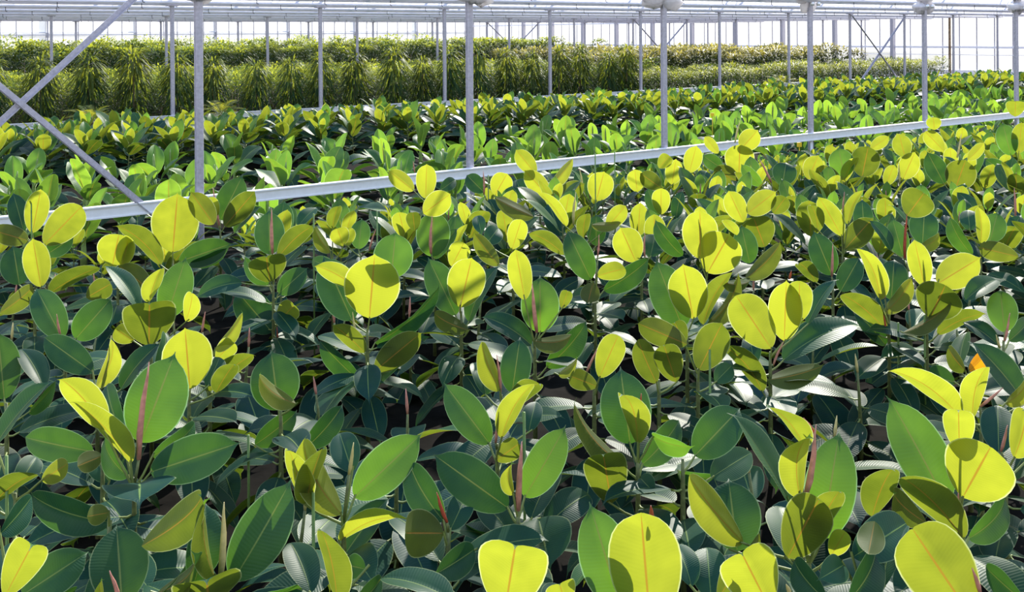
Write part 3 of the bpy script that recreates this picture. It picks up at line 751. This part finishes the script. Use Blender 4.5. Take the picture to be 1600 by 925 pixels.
# end wall (across the rows) and side wall (along them)
def glass_wall(name, a, d, L, zs, step, post_step, rails, post_w, mull, rusty=None):
    """a: one foot, d: direction; zs: bottom and top of the glass"""
    nrm = Vector((d.y, -d.x, 0))
    r = thing(name, a); tag(r, kind='structure')
    rotw = Matrix.Rotation(math.atan2(d.y, d.x), 3, 'Z')
    mb = MB(); t = 0.0
    while t < L - .01:
        mb.add([d * (t + .02) + Vector((0, 0, zs[0])), d * (t + step - .02) + Vector((0, 0, zs[0])), d * (t + step - .02) + Vector((0, 0, zs[1])), d * (t + .02) + Vector((0, 0, zs[1]))], [(0, 1, 2, 3)], 'glass')
        t += step
    mb.build('glass_panes', r, False)
    mb = MB(); t = 0.0
    while t < L + .01:
        mb.box(d * t + Vector((0, 0, (zs[0] + zs[1]) / 2)), mull, .05, zs[1] - zs[0], 'galv', rotw)
        t += step
    mb.build('glazing_bars', r, False)
    for z, h_, dep in rails:
        mb = MB(); bar(mb, Vector((0, 0, z)) + nrm * .08, d * L + Vector((0, 0, z)) + nrm * .08, dep, h_, 'lilac'); mb.build('wall_rail', r, False)
    t = 0.0; i = 0
    while t < L + .01 and post_step:
        mb = MB(); mat = 'rust' if rusty and i in rusty else 'galv'
        pw = post_w if mat == 'galv' else .08
        mb.box(d * (t + (.0 if mat == 'galv' else -.35)) + nrm * .2 + Vector((0, 0, zs[1] / 2)), pw, pw, zs[1], mat, rotw)
        mb.build('wall_post', r, False)
        t += post_step; i += 1
    mb = MB(); bar(mb, Vector((0, 0, .2)), d * L + Vector((0, 0, .2)), .16, .4, 'lilac'); mb.build('wall_plinth', r, False)
    return r
corner = uv(U_END, D_END)
glass_wall('wall_back', corner, -N_, D_END - 8.0, (.4, 4.2), .8, 3.2, ((1.42, .10, .12), (1.08, .03, .04), (2.78, .09, .1)), .17, .035, rusty=(12, 19))
glass_wall('wall_side', corner + R_ * 0, -R_, 60.0, (.4, 4.2), .83, 4.98, ((2.28, .06, .08), (2.42, .06, .08), (1.5, .06, .08)), .16, .035)

# ------------------------------------------------------------------ rubber plants: generic builder
def build_rubber(rnd, H, nleaf, first=0, nu=8, nv=14, spread=1.0, droop=0):
    """foliage, stem and bud meshes of one plant standing at the origin; the top of the stem at height H"""
    fo, st, bud = MB(), MB(), MB()
    lean = Vector((rnd.uniform(-.04, .04), rnd.uniform(-.04, .04), 0))
    def S(z): return lean * (z / H) ** 2 + Vector((0, 0, z))
    az = rnd.uniform(0, 2 * PI)
    for i in range(first, first + nleaf):
        t = i / 15.0
        z = max(.06, H - .010 - .030 * i)
        inc = math.radians(min(128, 13 + droop + 108 * t ** .85 + rnd.uniform(-12, 12)))
        L = (.20 + .04 * min(i, 3) + rnd.uniform(-.02, .05)) * spread
        if i == 0: L *= .85
        auto_leaf(fo, S(z), az, inc, L, L * rnd.uniform(.46, .56), [.05, .12, .30, .5, .68, .85, .92][min(i, 6)] + rnd.uniform(-.06, .08), rnd, nu=nu, nv=nv)
        az += 2.4 + rnd.uniform(-.25, .25)
    st.tube([S(H * q) for q in (0, .25, .5, .75, 1)], [.011, .010, .009, .007, .005], 'stem', 7 if nu > 4 else 4)
    tip = S(H)
    l_ = rnd.uniform(.07, .15)
    d = Vector((rnd.uniform(-.15, .15), rnd.uniform(-.15, .15), 1)).normalized()
    bud.tube([tip, tip + d * l_ * .3, tip + d * l_ * .7, tip + d * l_], [.005, .0075, .005, .0012], rnd.choice(['sheath', 'sheath', 'sheath3']), 7 if nu > 4 else 4)
    return fo, st, bud

def make_rubber(rnd, loc, label, H, nleaf, **kw):
    r = thing('rubber_plant', loc, label, 'plant', 'rubber plants')
    fo, st, bud = build_rubber(rnd, H, nleaf, **kw)
    fo.build('leaves', r); st.build('stem', r); bud.build('bud_sheath', r)
    return r

# ------------------------------------------------------------------ the plants one can tell apart
placed = []
HH = 1.50                                       # how far the stem tops lie below the lens
def hero(n, tile, ax, ay, label, spec):
    ox, oy, s = TILE[tile]
    P = lambda x, y: (ox + x / s, oy + y / s)
    apx, apy = P(ax, ay)
    Z = F * HH / (apy - yh(apx))
    rnd = random.Random(100 + n)
    apex = at(apx, apy, Z)
    foot = Vector((apex.x, apex.y, 0))
    root = thing('rubber_plant', foot, label, 'plant', 'rubber plants')
    fo, st = MB(), MB()
    loc = lambda q: q - foot
    view = (apex - EYE).normalized()
    top = apex
    az0 = rnd.uniform(0, 2 * PI)
    for ent in spec.split(';'):
        a = ent.split(); c = a[0]; v = [float(q) for q in a[1:]]
        if c in 'uUtTo':
            b2, t2 = P(v[0], v[1]), P(v[2], v[3])
            l_ = math.hypot(t2[0] - b2[0], t2[1] - b2[1]) / F * Z
            wv = v[4] / s / F * Z
            under = c in 'uUo'
            Lmin = min(.25, 1.45 * l_)
            L = max(l_ * 1.05, Lmin, wv * 1.25)
            dz = math.sqrt(max(0, L * L - l_ * l_))
            up_ = b2[1] - t2[1] > -4
            sg = -1 if under else (1 if up_ else -1)
            zb = Z + (-.02 if under else .02) + rnd.uniform(-.01, .01)
            if not under and not up_: zb -= .04
            B, T = at(b2[0], b2[1], zb), at(t2[0], t2[1], zb + sg * dz)
            A = (T - B).normalized()
            vw = ((B + T) * .5 - EYE).normalized()
            side = A.cross(vw).normalized()
            nrm = (-vw if not under else vw)
            wt = max(wv, .43 * L)
            roll = math.acos(min(1, max(.25, wv / wt))) * (1 if rnd.random() < .5 else -1)
            side = Matrix.Rotation(roll, 3, A) @ side
            nrm = Matrix.Rotation(roll, 3, A) @ nrm
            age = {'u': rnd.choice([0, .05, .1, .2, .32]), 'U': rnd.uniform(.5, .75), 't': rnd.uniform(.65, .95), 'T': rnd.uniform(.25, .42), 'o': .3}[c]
            fold = rnd.uniform(.18, .40) if wv > .4 * L else .42
            blf = MB() if c == 'o' else fo
            rubber_leaf(blf, loc(B), loc(T), side, nrm, wt / math.cos(fold * .8), age, rnd.uniform(.02, .13), fold,
                        'orange' if c == 'o' else 'rubber', 8, 16, rnd)
            # petiole down to the stem
            q = B - A * .03
            zs = min(apex.z - .004, max(.1, q.z - .035))
            sp_ = Vector((apex.x, apex.y, zs))
            if (q - sp_).length < .22: petiole(fo, loc(sp_), loc(B))
            if c == 'o': tag(blf.build('fading_leaf', root), 'orange fading leaf')
        elif c in 'sSp':
            b2, t2 = P(v[0], v[1]), P(v[2], v[3])
            B, T = at(b2[0], b2[1], Z - .012), at(t2[0], t2[1], Z - .03)
            l_ = (T - B).length
            sh = MB()
            rr = min(.011, max(.006, l_ * .045))
            bend = RIGHT * l_ * rnd.uniform(-.03, .03)
            sh.tube([loc(B), loc(B.lerp(T, .25) + bend), loc(B.lerp(T, .6) + bend), loc(B.lerp(T, .85)), loc(T)], [rr * .7, rr, rr * .8, rr * .4, .0012],
                    {'s': 'sheath', 'S': 'sheath2', 'p': 'sheath3'}[c], 8)
            sh.build('bud_sheath', root)
            if B.z > top.z: top = B
        elif c == 'k':
            t2 = P(v[0], v[1])
            Tk = at(t2[0], t2[1], Z - .05)
            sk = MB()
            sk.tube([loc(Vector((Tk.x, Tk.y, 0))), loc(Tk)], .0052, 'stake', 7)
            sk.build('support_stake', root)
    # older leaves lower down, all round
    az = az0
    for i in range(5, 15):
        z = apex.z - .055 - .030 * (i - 4)
        if z < .08: break
        inc = math.radians(86 + 4.6 * (i - 5) + rnd.uniform(-14, 16))
        L = rnd.uniform(.24, .31)
        auto_leaf(fo, loc(Vector((apex.x, apex.y, z))), az, inc, L, L * rnd.uniform(.46, .55), rnd.uniform(.75, 1), rnd)
        az += 2.4 + rnd.uniform(-.3, .3)
    t_ = loc(apex)
    st.tube([Vector((0, 0, 0)), t_ * .3, t_ * .6, t_ * .9, t_ + Vector((0, 0, .02))], [.012, .011, .010, .008, .005], 'stem', 8)
    if (top - apex).length > .03 and (top - apex).length < .25:
        st.tube([t_, loc(top)], [.0055, .0045], 'stem', 7)
    fo.build('leaves', root); st.build('stem', root)
    placed.append((foot.x, foot.y))
    return root

for n, h in enumerate(HEROES):
    hero(n, *h)

# ------------------------------------------------------------------ the rest of the beds
def in_view(p, z, mx=90, my=60):
    q = Vector((p.x, p.y, z))
    if q.y < 2.0: return False
    x, y = pix(q)
    return -mx < x < 1600 + mx and y < 925 + my

def grid(u0, u1, d0, d1, su, sd, jit, seed):
    rnd = random.Random(seed)
    out_, row = [], 0
    d = d0
    while d <= d1:
        u = u0 + (su / 2 if row % 2 else 0)
        while u <= u1:
            out_.append((row, u + rnd.uniform(-jit, jit), d + rnd.uniform(-jit, jit)))
            u += su
        d += sd; row += 1
    return out_

def bay(u):
    """between which posts of the near row a plant stands"""
    k = math.floor((u - .17) / 3)
    return k

def lay(items, fmt, bandw, d0):
    """items: (u, d). Gives every plant the label of its own place: which of how many in its stretch of its row"""
    cells = {}
    for q, (u, d) in enumerate(items):
        cells.setdefault((int((d - d0) / bandw), bay(u)), []).append((u, q))
    lab = [None] * len(items)
    for (b, k), v in cells.items():
        v.sort()
        for i, (u, q) in enumerate(v):
            where = 'between posts %s and %s' % (NUM[k], NUM[k + 1]) if k >= 1 else ('just before post one' if k == 0 else 'well before post one')
            lab[q] = fmt % (ORD[i + 1], NUM[len(v)] if len(v) < 21 else str(len(v)), where, ORD[b + 1])
    return lab

# front bed
rnd = random.Random(11)
cand = []
for row, u, d in grid(-4, 26, -1.0, 8.62, .50, .44, .06, 21):
    d = 8.62 - (d + 1.0)
    p = uv(u, d)
    if not in_view(p, .75): continue
    x, y = pix((p.x, p.y, .6))
    dd = min((math.hypot(p.x - a, p.y - b) for a, b in placed), default=9)
    if dd < .38: continue
    cand.append((u, d, x, y))
print('front fillers', len(cand), 'heroes', len(HEROES))
hero_ud = [uvof(Vector((a, b, 0))) for a, b in placed]
allud = [(c[0], 8.9 - c[1]) for c in cand] + [(u, 8.9 - d) for u, d in hero_ud]
labs = lay(allud, 'rubber plant, %s of %s %s, %s row before near rail', .44, 0.0)
protos = []
for k in range(9):
    protos.append(make_rubber(random.Random(300 + k), (0, 0, 0), 'proto', .56 + .012 * k, 15))
low = []
for k in range(4):
    low.append(make_rubber(random.Random(340 + k), (0, 0, 0), 'proto', .44 + .01 * k, 11, first=4, droop=34))
used = set()
def use(src, loc, rz, sc, lab, grp='rubber plants'):
    if src.name not in used:
        used.add(src.name)
        src.location = loc; src.rotation_euler = (0, 0, rz); src.scale = (sc, sc, sc)
        src['label'] = lab; src['group'] = grp
        return src
    return copy_thing(src, loc, rz, sc, lab, grp)
n_rubber = len(HEROES)
for (u, d, x, y), lab in zip(cand, labs):
    deep = y > 395
    src = rnd.choice(low if deep else protos)
    sc_ = rnd.uniform(.92, 1.08) * (1 if d < 6.9 else 1 - .36 * min(1, (d - 6.9) / 1.2))
    use(src, uv(u, d), rnd.uniform(0, 6.28), sc_, lab)
    n_rubber += 1

# second bed: rubber plants behind the bananas
cand = []
for row, u, d in grid(0, 33.5, 15.5, 17.75, .62, .55, .08, 22):
    p = uv(u, d)
    if in_view(p, .75, 40): cand.append((u, d))
cand.sort(key=lambda q: q[1] * .8 + q[0] * .6)
mid = [make_rubber(random.Random(380 + k), (0, 0, 0), 'proto', .47 + .018 * k, 14, nu=6, nv=8, spread=1.32) for k in range(6)]
budget = max(40, 305 - n_rubber)
front = [c for c in cand if c[1] < 16.35]
rest = [c for c in cand if c[1] >= 16.35]
ind = (front + rest)[:budget]
left = (front + rest)[budget:]
print('second bed', len(cand), 'individual', len(ind))
labs = lay([(u, d) for u, d in ind], 'rubber plant, %s of %s %s, %s row behind bananas', .52, 15.3)
for (u, d), lab in zip(ind, labs):
    use(rnd.choice(mid), uv(u, d), rnd.uniform(0, 6.28), rnd.uniform(.95, 1.12), lab, 'rubber plants of the second bed')
def merged(name, meshes_of, spots, seed):
    """one object for the many that lie farther off"""
    rnd = random.Random(seed)
    mb = MB()
    for (u, d) in spots:
        src = rnd.choice(meshes_of)
        M4 = Matrix.Translation(uv(u, d)) @ Matrix.Rotation(rnd.uniform(0, 6.28), 4, 'Z') @ Matrix.Scale(rnd.uniform(.92, 1.12), 4)
        for b in src:
            o = len(mb.v)
            mp = [mb.slot(m) for m in b.mats]
            mb.v.extend([M4 @ Vector(q) for q in b.v]); mb.age.extend(b.age); mb.bl.extend(b.bl)
            for f, mi in zip(b.f, b.mi):
                mb.f.append(tuple(o + i for i in f)); mb.mi.append(mp[mi])
    return mb.build(name)
mm = [build_rubber(random.Random(420 + k),  .45 + .018 * k, 13, nu=4, nv=7, spread=1.3) for k in range(6)]
if left:
    tag(merged('rubber_plants', mm, left, 5), 'rest of the rubber plants standing deeper in the second bed before the far rail', 'plants', None, 'stuff')

# ------------------------------------------------------------------ banana plants
def build_banana(seed):
    rnd = random.Random(seed)
    r = thing('banana_plant', (0, 0, 0), 'proto', 'plant', 'young banana plants')
    fo, st, rl = MB(), MB(), MB()
    H = rnd.uniform(.16, .24)
    az = rnd.uniform(0, 6.28)
    n = 7
    for i in range(n):
        inc = math.radians(14 + 12.5 * i + rnd.uniform(-12, 12))
        L = rnd.uniform(.38, .50) * (1 - .05 * (i == 0)); wd = L * rnd.uniform(.46, .60)
        d0 = Vector((math.sin(inc) * math.cos(az), math.sin(inc) * math.sin(az), math.cos(inc)))
        hz = Vector((math.cos(az), math.sin(az), 0))
        P = Vector((0, 0, H - .02 * i))
        B = P + d0 * .10
        droop = rnd.uniform(.15, .55) + .05 * i
        def C(t, B=B, d0=d0, hz=hz, L=L, droop=droop):
            return B + d0 * (L * t) + (hz * .25 - Vector((0, 0, 1))) * (droop * L * t * t * .6)
        def tang(t): return (C(t + .01) - C(t - .01)).normalized()
        s = Vector((-math.sin(az), math.cos(az), 0))
        tw = rnd.uniform(-.4, .4)
        def Sf(t, s=s, tw=tw):
            return (Matrix.Rotation(tw * t, 3, tang(t)) @ s).normalized()
        # upper face: towards the stem
        def Nf(t): 
            q = Sf(t).cross(tang(t)); return q.normalized()
        if Nf(.5).dot(Vector((0, 0, 1)) - hz * math.cos(inc)) < 0:
            s2 = -s
            Sf = lambda t, s2=s2, tw=tw: (Matrix.Rotation(tw * t, 3, tang(t)) @ s2).normalized()
            Nf = lambda t, Sf=Sf: Sf(t).cross(tang(t)).normalized()
        blade(fo, C, Sf, Nf, wd, rnd.uniform(.25, .8), min(1, [.1, .35, .62, .8, .92, .97, 1][i] + rnd.uniform(-.15, .15)), 'banana', 8, 12, prof_banana, .10, rnd.random() * 6)
        fo.tube([P, P + d0 * .05, B + d0 * .02], [.009, .007, .006], 'pseudo', 5, cap=False)
        az += 2.3 + rnd.uniform(-.4, .4)
    st.tube([(0, 0, 0), (0, 0, H * .5), (0, 0, H), (0, 0, H + .05)], [.030, .025, .018, .012], 'pseudo', 8)
    t = Vector((rnd.uniform(-.05, .05), rnd.uniform(-.05, .05), H + rnd.uniform(.28, .40)))
    rl.tube([Vector((0, 0, H)), t * .55 + Vector((0, 0, H * .45)), t * .85 + Vector((0, 0, H * .15)), t], [.010, .014, .013, .004], 'pseudo', 7)
    fo.build('leaves', r); st.build('stem', r); rl.build('rolled_leaf', r)
    return r
ban = [build_banana(500 + k) for k in range(8)]
cand = [(u, d) for row, u, d in grid(0, 27, 9.65, 14.3, .80, .78, .14, 31) if in_view(uv(u, d), .5, 40)]
print('bananas', len(cand))
for (u, d), lab in zip(cand, lay(cand, 'banana plant, %s of %s %s, %s row behind near rail', .78, 9.26)):
    use(rnd.choice(ban), uv(u, d), rnd.uniform(0, 6.28), rnd.uniform(.92, 1.25), lab, 'young banana plants')

# ------------------------------------------------------------------ small sago palms at the far rail
def build_sago(seed, loc, label):
    rnd = random.Random(seed)
    r = thing('sago_palm', loc, label, 'palm', 'sago palms at the far rail')
    tr, fr = MB(), MB()
    H = .62
    tr.tube([(0, 0, 0), (0, 0, H * .5), (0, 0, H), (0, 0, H + .06)], [.055, .06, .06, .03], 'bark', 9)
    tr.build('trunk', r)
    for i in range(16):
        az = i * 2.4 + rnd.uniform(-.2, .2)
        inc = math.radians(28 + 3.6 * i)
        hz = Vector((math.cos(az), math.sin(az), 0)); L = rnd.uniform(.5, .62)
        def C(t): return Vector((0, 0, H + .04)) + (hz * math.sin(inc) + Vector((0, 0, math.cos(inc)))) * L * t + (hz * .2 - Vector((0, 0, 1))) * (.42 * L * t * t)
        fr.tube([C(t) for t in (0, .25, .5, .75, 1)], [.006, .005, .004, .003, .001], 'petiole', 4, cap=False)
        s = Vector((-math.sin(az), math.cos(az), 0))
        for j in range(4, 24):
            t = j / 24
            tg = (C(t + .02) - C(t)).normalized()
            ll = .17 * math.sin(PI * min(1, t ** .7)) + .03
            for sd_ in (-1, 1):
                dirn = (s * sd_ * .8 + tg * .6 + Vector((0, 0, .12))).normalized()
                B = C(t)
                blade(fr, lambda q, B=B, dirn=dirn, ll=ll: B + dirn * ll * q, lambda q, tg=tg: tg, lambda q: Vector((0, 0, 1)), .014, 0, rnd.random(), 'palm', 1, 2, prof_lance)
    fr.build('leaves', r)
for k, (px, dpt) in enumerate(((142, 18.15), (345, 18.1), (1222, 18.2))):
    d = dpt; tn = (2890 - px)
    Z = d * F / (math.cos(TH) * tn)
    p = at(px, 150, Z)
    build_sago(600 + k, Vector((p.x, p.y, 0)), ['small sago palm with arching fronds before the far rail, above the crossed braces',
               'small sago palm with arching fronds before the far rail, beside the first bare post',
               'low sago palm half hidden behind rubber plants, under the third to fourth posts'][k])

# ------------------------------------------------------------------ figs and shrubs beyond the far rail
def leaf_simple(mb, B, dirn, L, wd, age, mat, droop=0.0, nv=3):
    s = dirn.cross(Vector((0, 0, 1)))
    s = s.normalized() if s.length > 1e-3 else Vector((1, 0, 0))
    C = lambda t: B + dirn * (L * t) - Vector((0, 0, 1)) * (droop * L * t * t)
    n = s.cross(dirn)
    if s.cross(dirn).z < 0: s = -s
    blade(mb, C, lambda t: s, lambda t: s.cross(dirn), wd, .25, age, mat, 2, nv, prof_lance)

def bush_fig(seed, H, R0, n, name='weeping_fig', L=(.17, .27), wd=.034):
    """a slim fig whose long narrow leaves hang all round"""
    rnd = random.Random(seed)
    r = thing(name, (0, 0, 0), 'proto', 'shrub', 'long leaved figs behind the far rail')
    fo, st = MB(), MB()
    st.tube([(0, 0, 0), (0, 0, H * .4), (0, 0, H * .9)], [.02, .016, .008], 'bark', 6)
    for i in range(n):
        q = rnd.random() ** .8
        z = H * (.18 + .82 * q)
        rad = R0 * (1.0 - .62 * max(0, (q - .6) / .4) ** 1.8) * math.sqrt(rnd.uniform(.12, 1))
        az = rnd.uniform(0, 6.28)
        hz = Vector((math.cos(az), math.sin(az), 0))
        inc = math.radians(rnd.uniform(85, 150) if q < .9 else rnd.uniform(15, 110))
        d = hz * math.sin(inc) + Vector((0, 0, math.cos(inc)))
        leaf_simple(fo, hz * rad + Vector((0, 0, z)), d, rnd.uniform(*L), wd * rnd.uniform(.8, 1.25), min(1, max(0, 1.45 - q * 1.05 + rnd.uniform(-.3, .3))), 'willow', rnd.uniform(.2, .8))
    for i in range(14):
        az = rnd.uniform(0, 6.28); z = H * rnd.uniform(.3, .85)
        hz = Vector((math.cos(az), math.sin(az), 0))
        st.tube([Vector((0, 0, z)), hz * R0 * .4 + Vector((0, 0, z + .12)), hz * R0 * .8 + Vector((0, 0, z + .10))], [.006, .005, .003], 'bark', 4)
    fo.build('leaves', r); st.build('stem', r)
    return r

def shrub(seed, H, R0, n, mat, L, wd, name, group, zlow=.3, tuft=False, up=False, shade_steep=3.2):
    """a rounded shrub; leaves and stem in one mesh"""
    rnd = random.Random(seed)
    mb = MB()
    mb.tube([(0, 0, 0), (0, 0, H * .75)], [.02, .010], 'bark', 5)
    for i in range(n):
        q = rnd.random() ** .62
        z = H * (zlow + (1 - zlow) * q)
        rad = R0 * math.sqrt(max(.05, 1 - max(0, (q - .5) / .5) ** 2.2 * .8)) * math.sqrt(rnd.uniform(.25, 1))
        az = rnd.uniform(0, 6.28)
        hz = Vector((math.cos(az), math.sin(az), 0))
        inc = math.radians(rnd.uniform(20, 70) if up else rnd.uniform(30, 105))
        d = hz * math.sin(inc) + Vector((0, 0, math.cos(inc)))
        leaf_simple(mb, hz * rad + Vector((0, 0, z - L * .3)), d, L * rnd.uniform(.7, 1.25), wd * rnd.uniform(.8, 1.2), min(1, max(0, (1.02 - q) * shade_steep - .35 + rnd.uniform(-.3, .3))), mat, rnd.uniform(0, .5) if not up else rnd.uniform(.2, .7), 2)  # lower leaves take the old dark colours: shade painted in below bright tops
    o = mb.build(name)
    return tag(o, 'proto', 'shrub', group)

def place(srcs, spots, labs, grp, smin, smax):
    for (u, d), lab in zip(spots, labs):
        use(rnd.choice(srcs), uv(u, d), rnd.uniform(0, 6.28), rnd.uniform(smin, smax), lab, grp)

figs = [bush_fig(700 + k, 1.74, .30, 600) for k in range(5)]
sp = [(u, d) for row, u, d in grid(1.5, 18.6, 19.35, 19.4, .80, .62, .08, 41) if in_view(uv(u, d), 1.6, 60)]
place(figs, sp, lay(sp, 'drooping fig, %s of %s %s, %s row behind far rail', .62, 19.0), 'long leaved figs behind the far rail', .90, 1.06)
print('figs', len(sp))
light = [shrub(720 + k, 1.32, .42, 480, 'shrub', .095, .036, 'light_shrub', 'light green shrubs', shade_steep=2.6) for k in range(4)]
sp = [(u, d) for row, u, d in grid(1.0, 21.0, 20.75, 27.6, .78, .85, .10, 42) if in_view(uv(u, d), 1.4, 40)]
place(light, sp, lay(sp, 'light shrub, %s of %s %s, %s row behind figs', .85, 20.4), 'light green shrubs', .92, 1.08)
print('light', len(sp))
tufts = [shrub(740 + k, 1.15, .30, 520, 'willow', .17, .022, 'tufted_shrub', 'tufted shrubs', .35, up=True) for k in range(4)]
sp = [(u, d) for row, u, d in grid(18.9, 33.5, 19.3, 20.7, .56, .62, .06, 43) if in_view(uv(u, d), 1.1, 40)]
place(tufts, sp, lay(sp, 'tufted shrub, %s of %s %s, %s row behind far rail', .62, 19.0), 'tufted shrubs', .92, 1.1)
print('tufts', len(sp))
rag = [shrub(760 + k, 1.62, .42, 560, 'ragged', .16, .056, 'ragged_shrub', 'ragged tall shrubs', shade_steep=5) for k in range(4)]
sp = [(u, d) for row, u, d in grid(19.5, 31.6, 21.5, 27.0, .75, .85, .1, 44) if in_view(uv(u, d), 1.6, 40)]
place(rag, sp, lay(sp, 'ragged shrub, %s of %s %s, %s row behind tufts', .85, 21.0), 'ragged tall shrubs', .9, 1.08)
print('ragged', len(sp))
tall = [shrub(780 + k, 1.95, .52, 620, 'shrub', .13, .056, 'tall_shrub', 'tall round shrubs', .25, shade_steep=7.5) for k in range(5)]
sp = [(u, d) for row, u, d in grid(3.0, 26.0, 29.2, 36.6, .85, .95, .12, 45) if in_view(uv(u, d), 1.9, 40)]
place(tall, sp, lay(sp, 'tall shrub, %s of %s %s, %s row past third posts', .95, 28.7), 'tall round shrubs', .88, 1.06)
print('tall', len(sp))
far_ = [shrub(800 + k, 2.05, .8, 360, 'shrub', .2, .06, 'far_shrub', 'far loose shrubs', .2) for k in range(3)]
sp = [(u, d) for row, u, d in grid(4.0, 30.0, 39.5, 57.0, 2.1, 2.4, .3, 46) if in_view(uv(u, d), 2, 40)]
place(far_, sp, lay(sp, 'far shrub, %s of %s %s, %s row past fourth posts', 2.4, 38.3), 'far loose shrubs', .8, 1.1)
print('far', len(sp))

# ------------------------------------------------------------------ yellow tags on sticks
for px, py, Z, lab in ((1249, 226, 12.3, 'yellow tag on a thin stick before the near rail, under the fourth post'),
                       (1113, 179, 16.6, 'small yellow tag on a stick among the banana plants')):
    p = at(px, py, Z)
    r = thing('plant_tag', Vector((p.x, p.y, 0)), lab, 'tag', 'yellow tags on sticks')
    mb = MB(); mb.tube([(0, 0, 0), (0, 0, p.z)], .005, 'yellow', 6); mb.build('stick', r)
    mb = MB(); mb.box((0, 0, p.z), .055, .02, .055, 'yellow'); mb.build('tag_card', r, False)
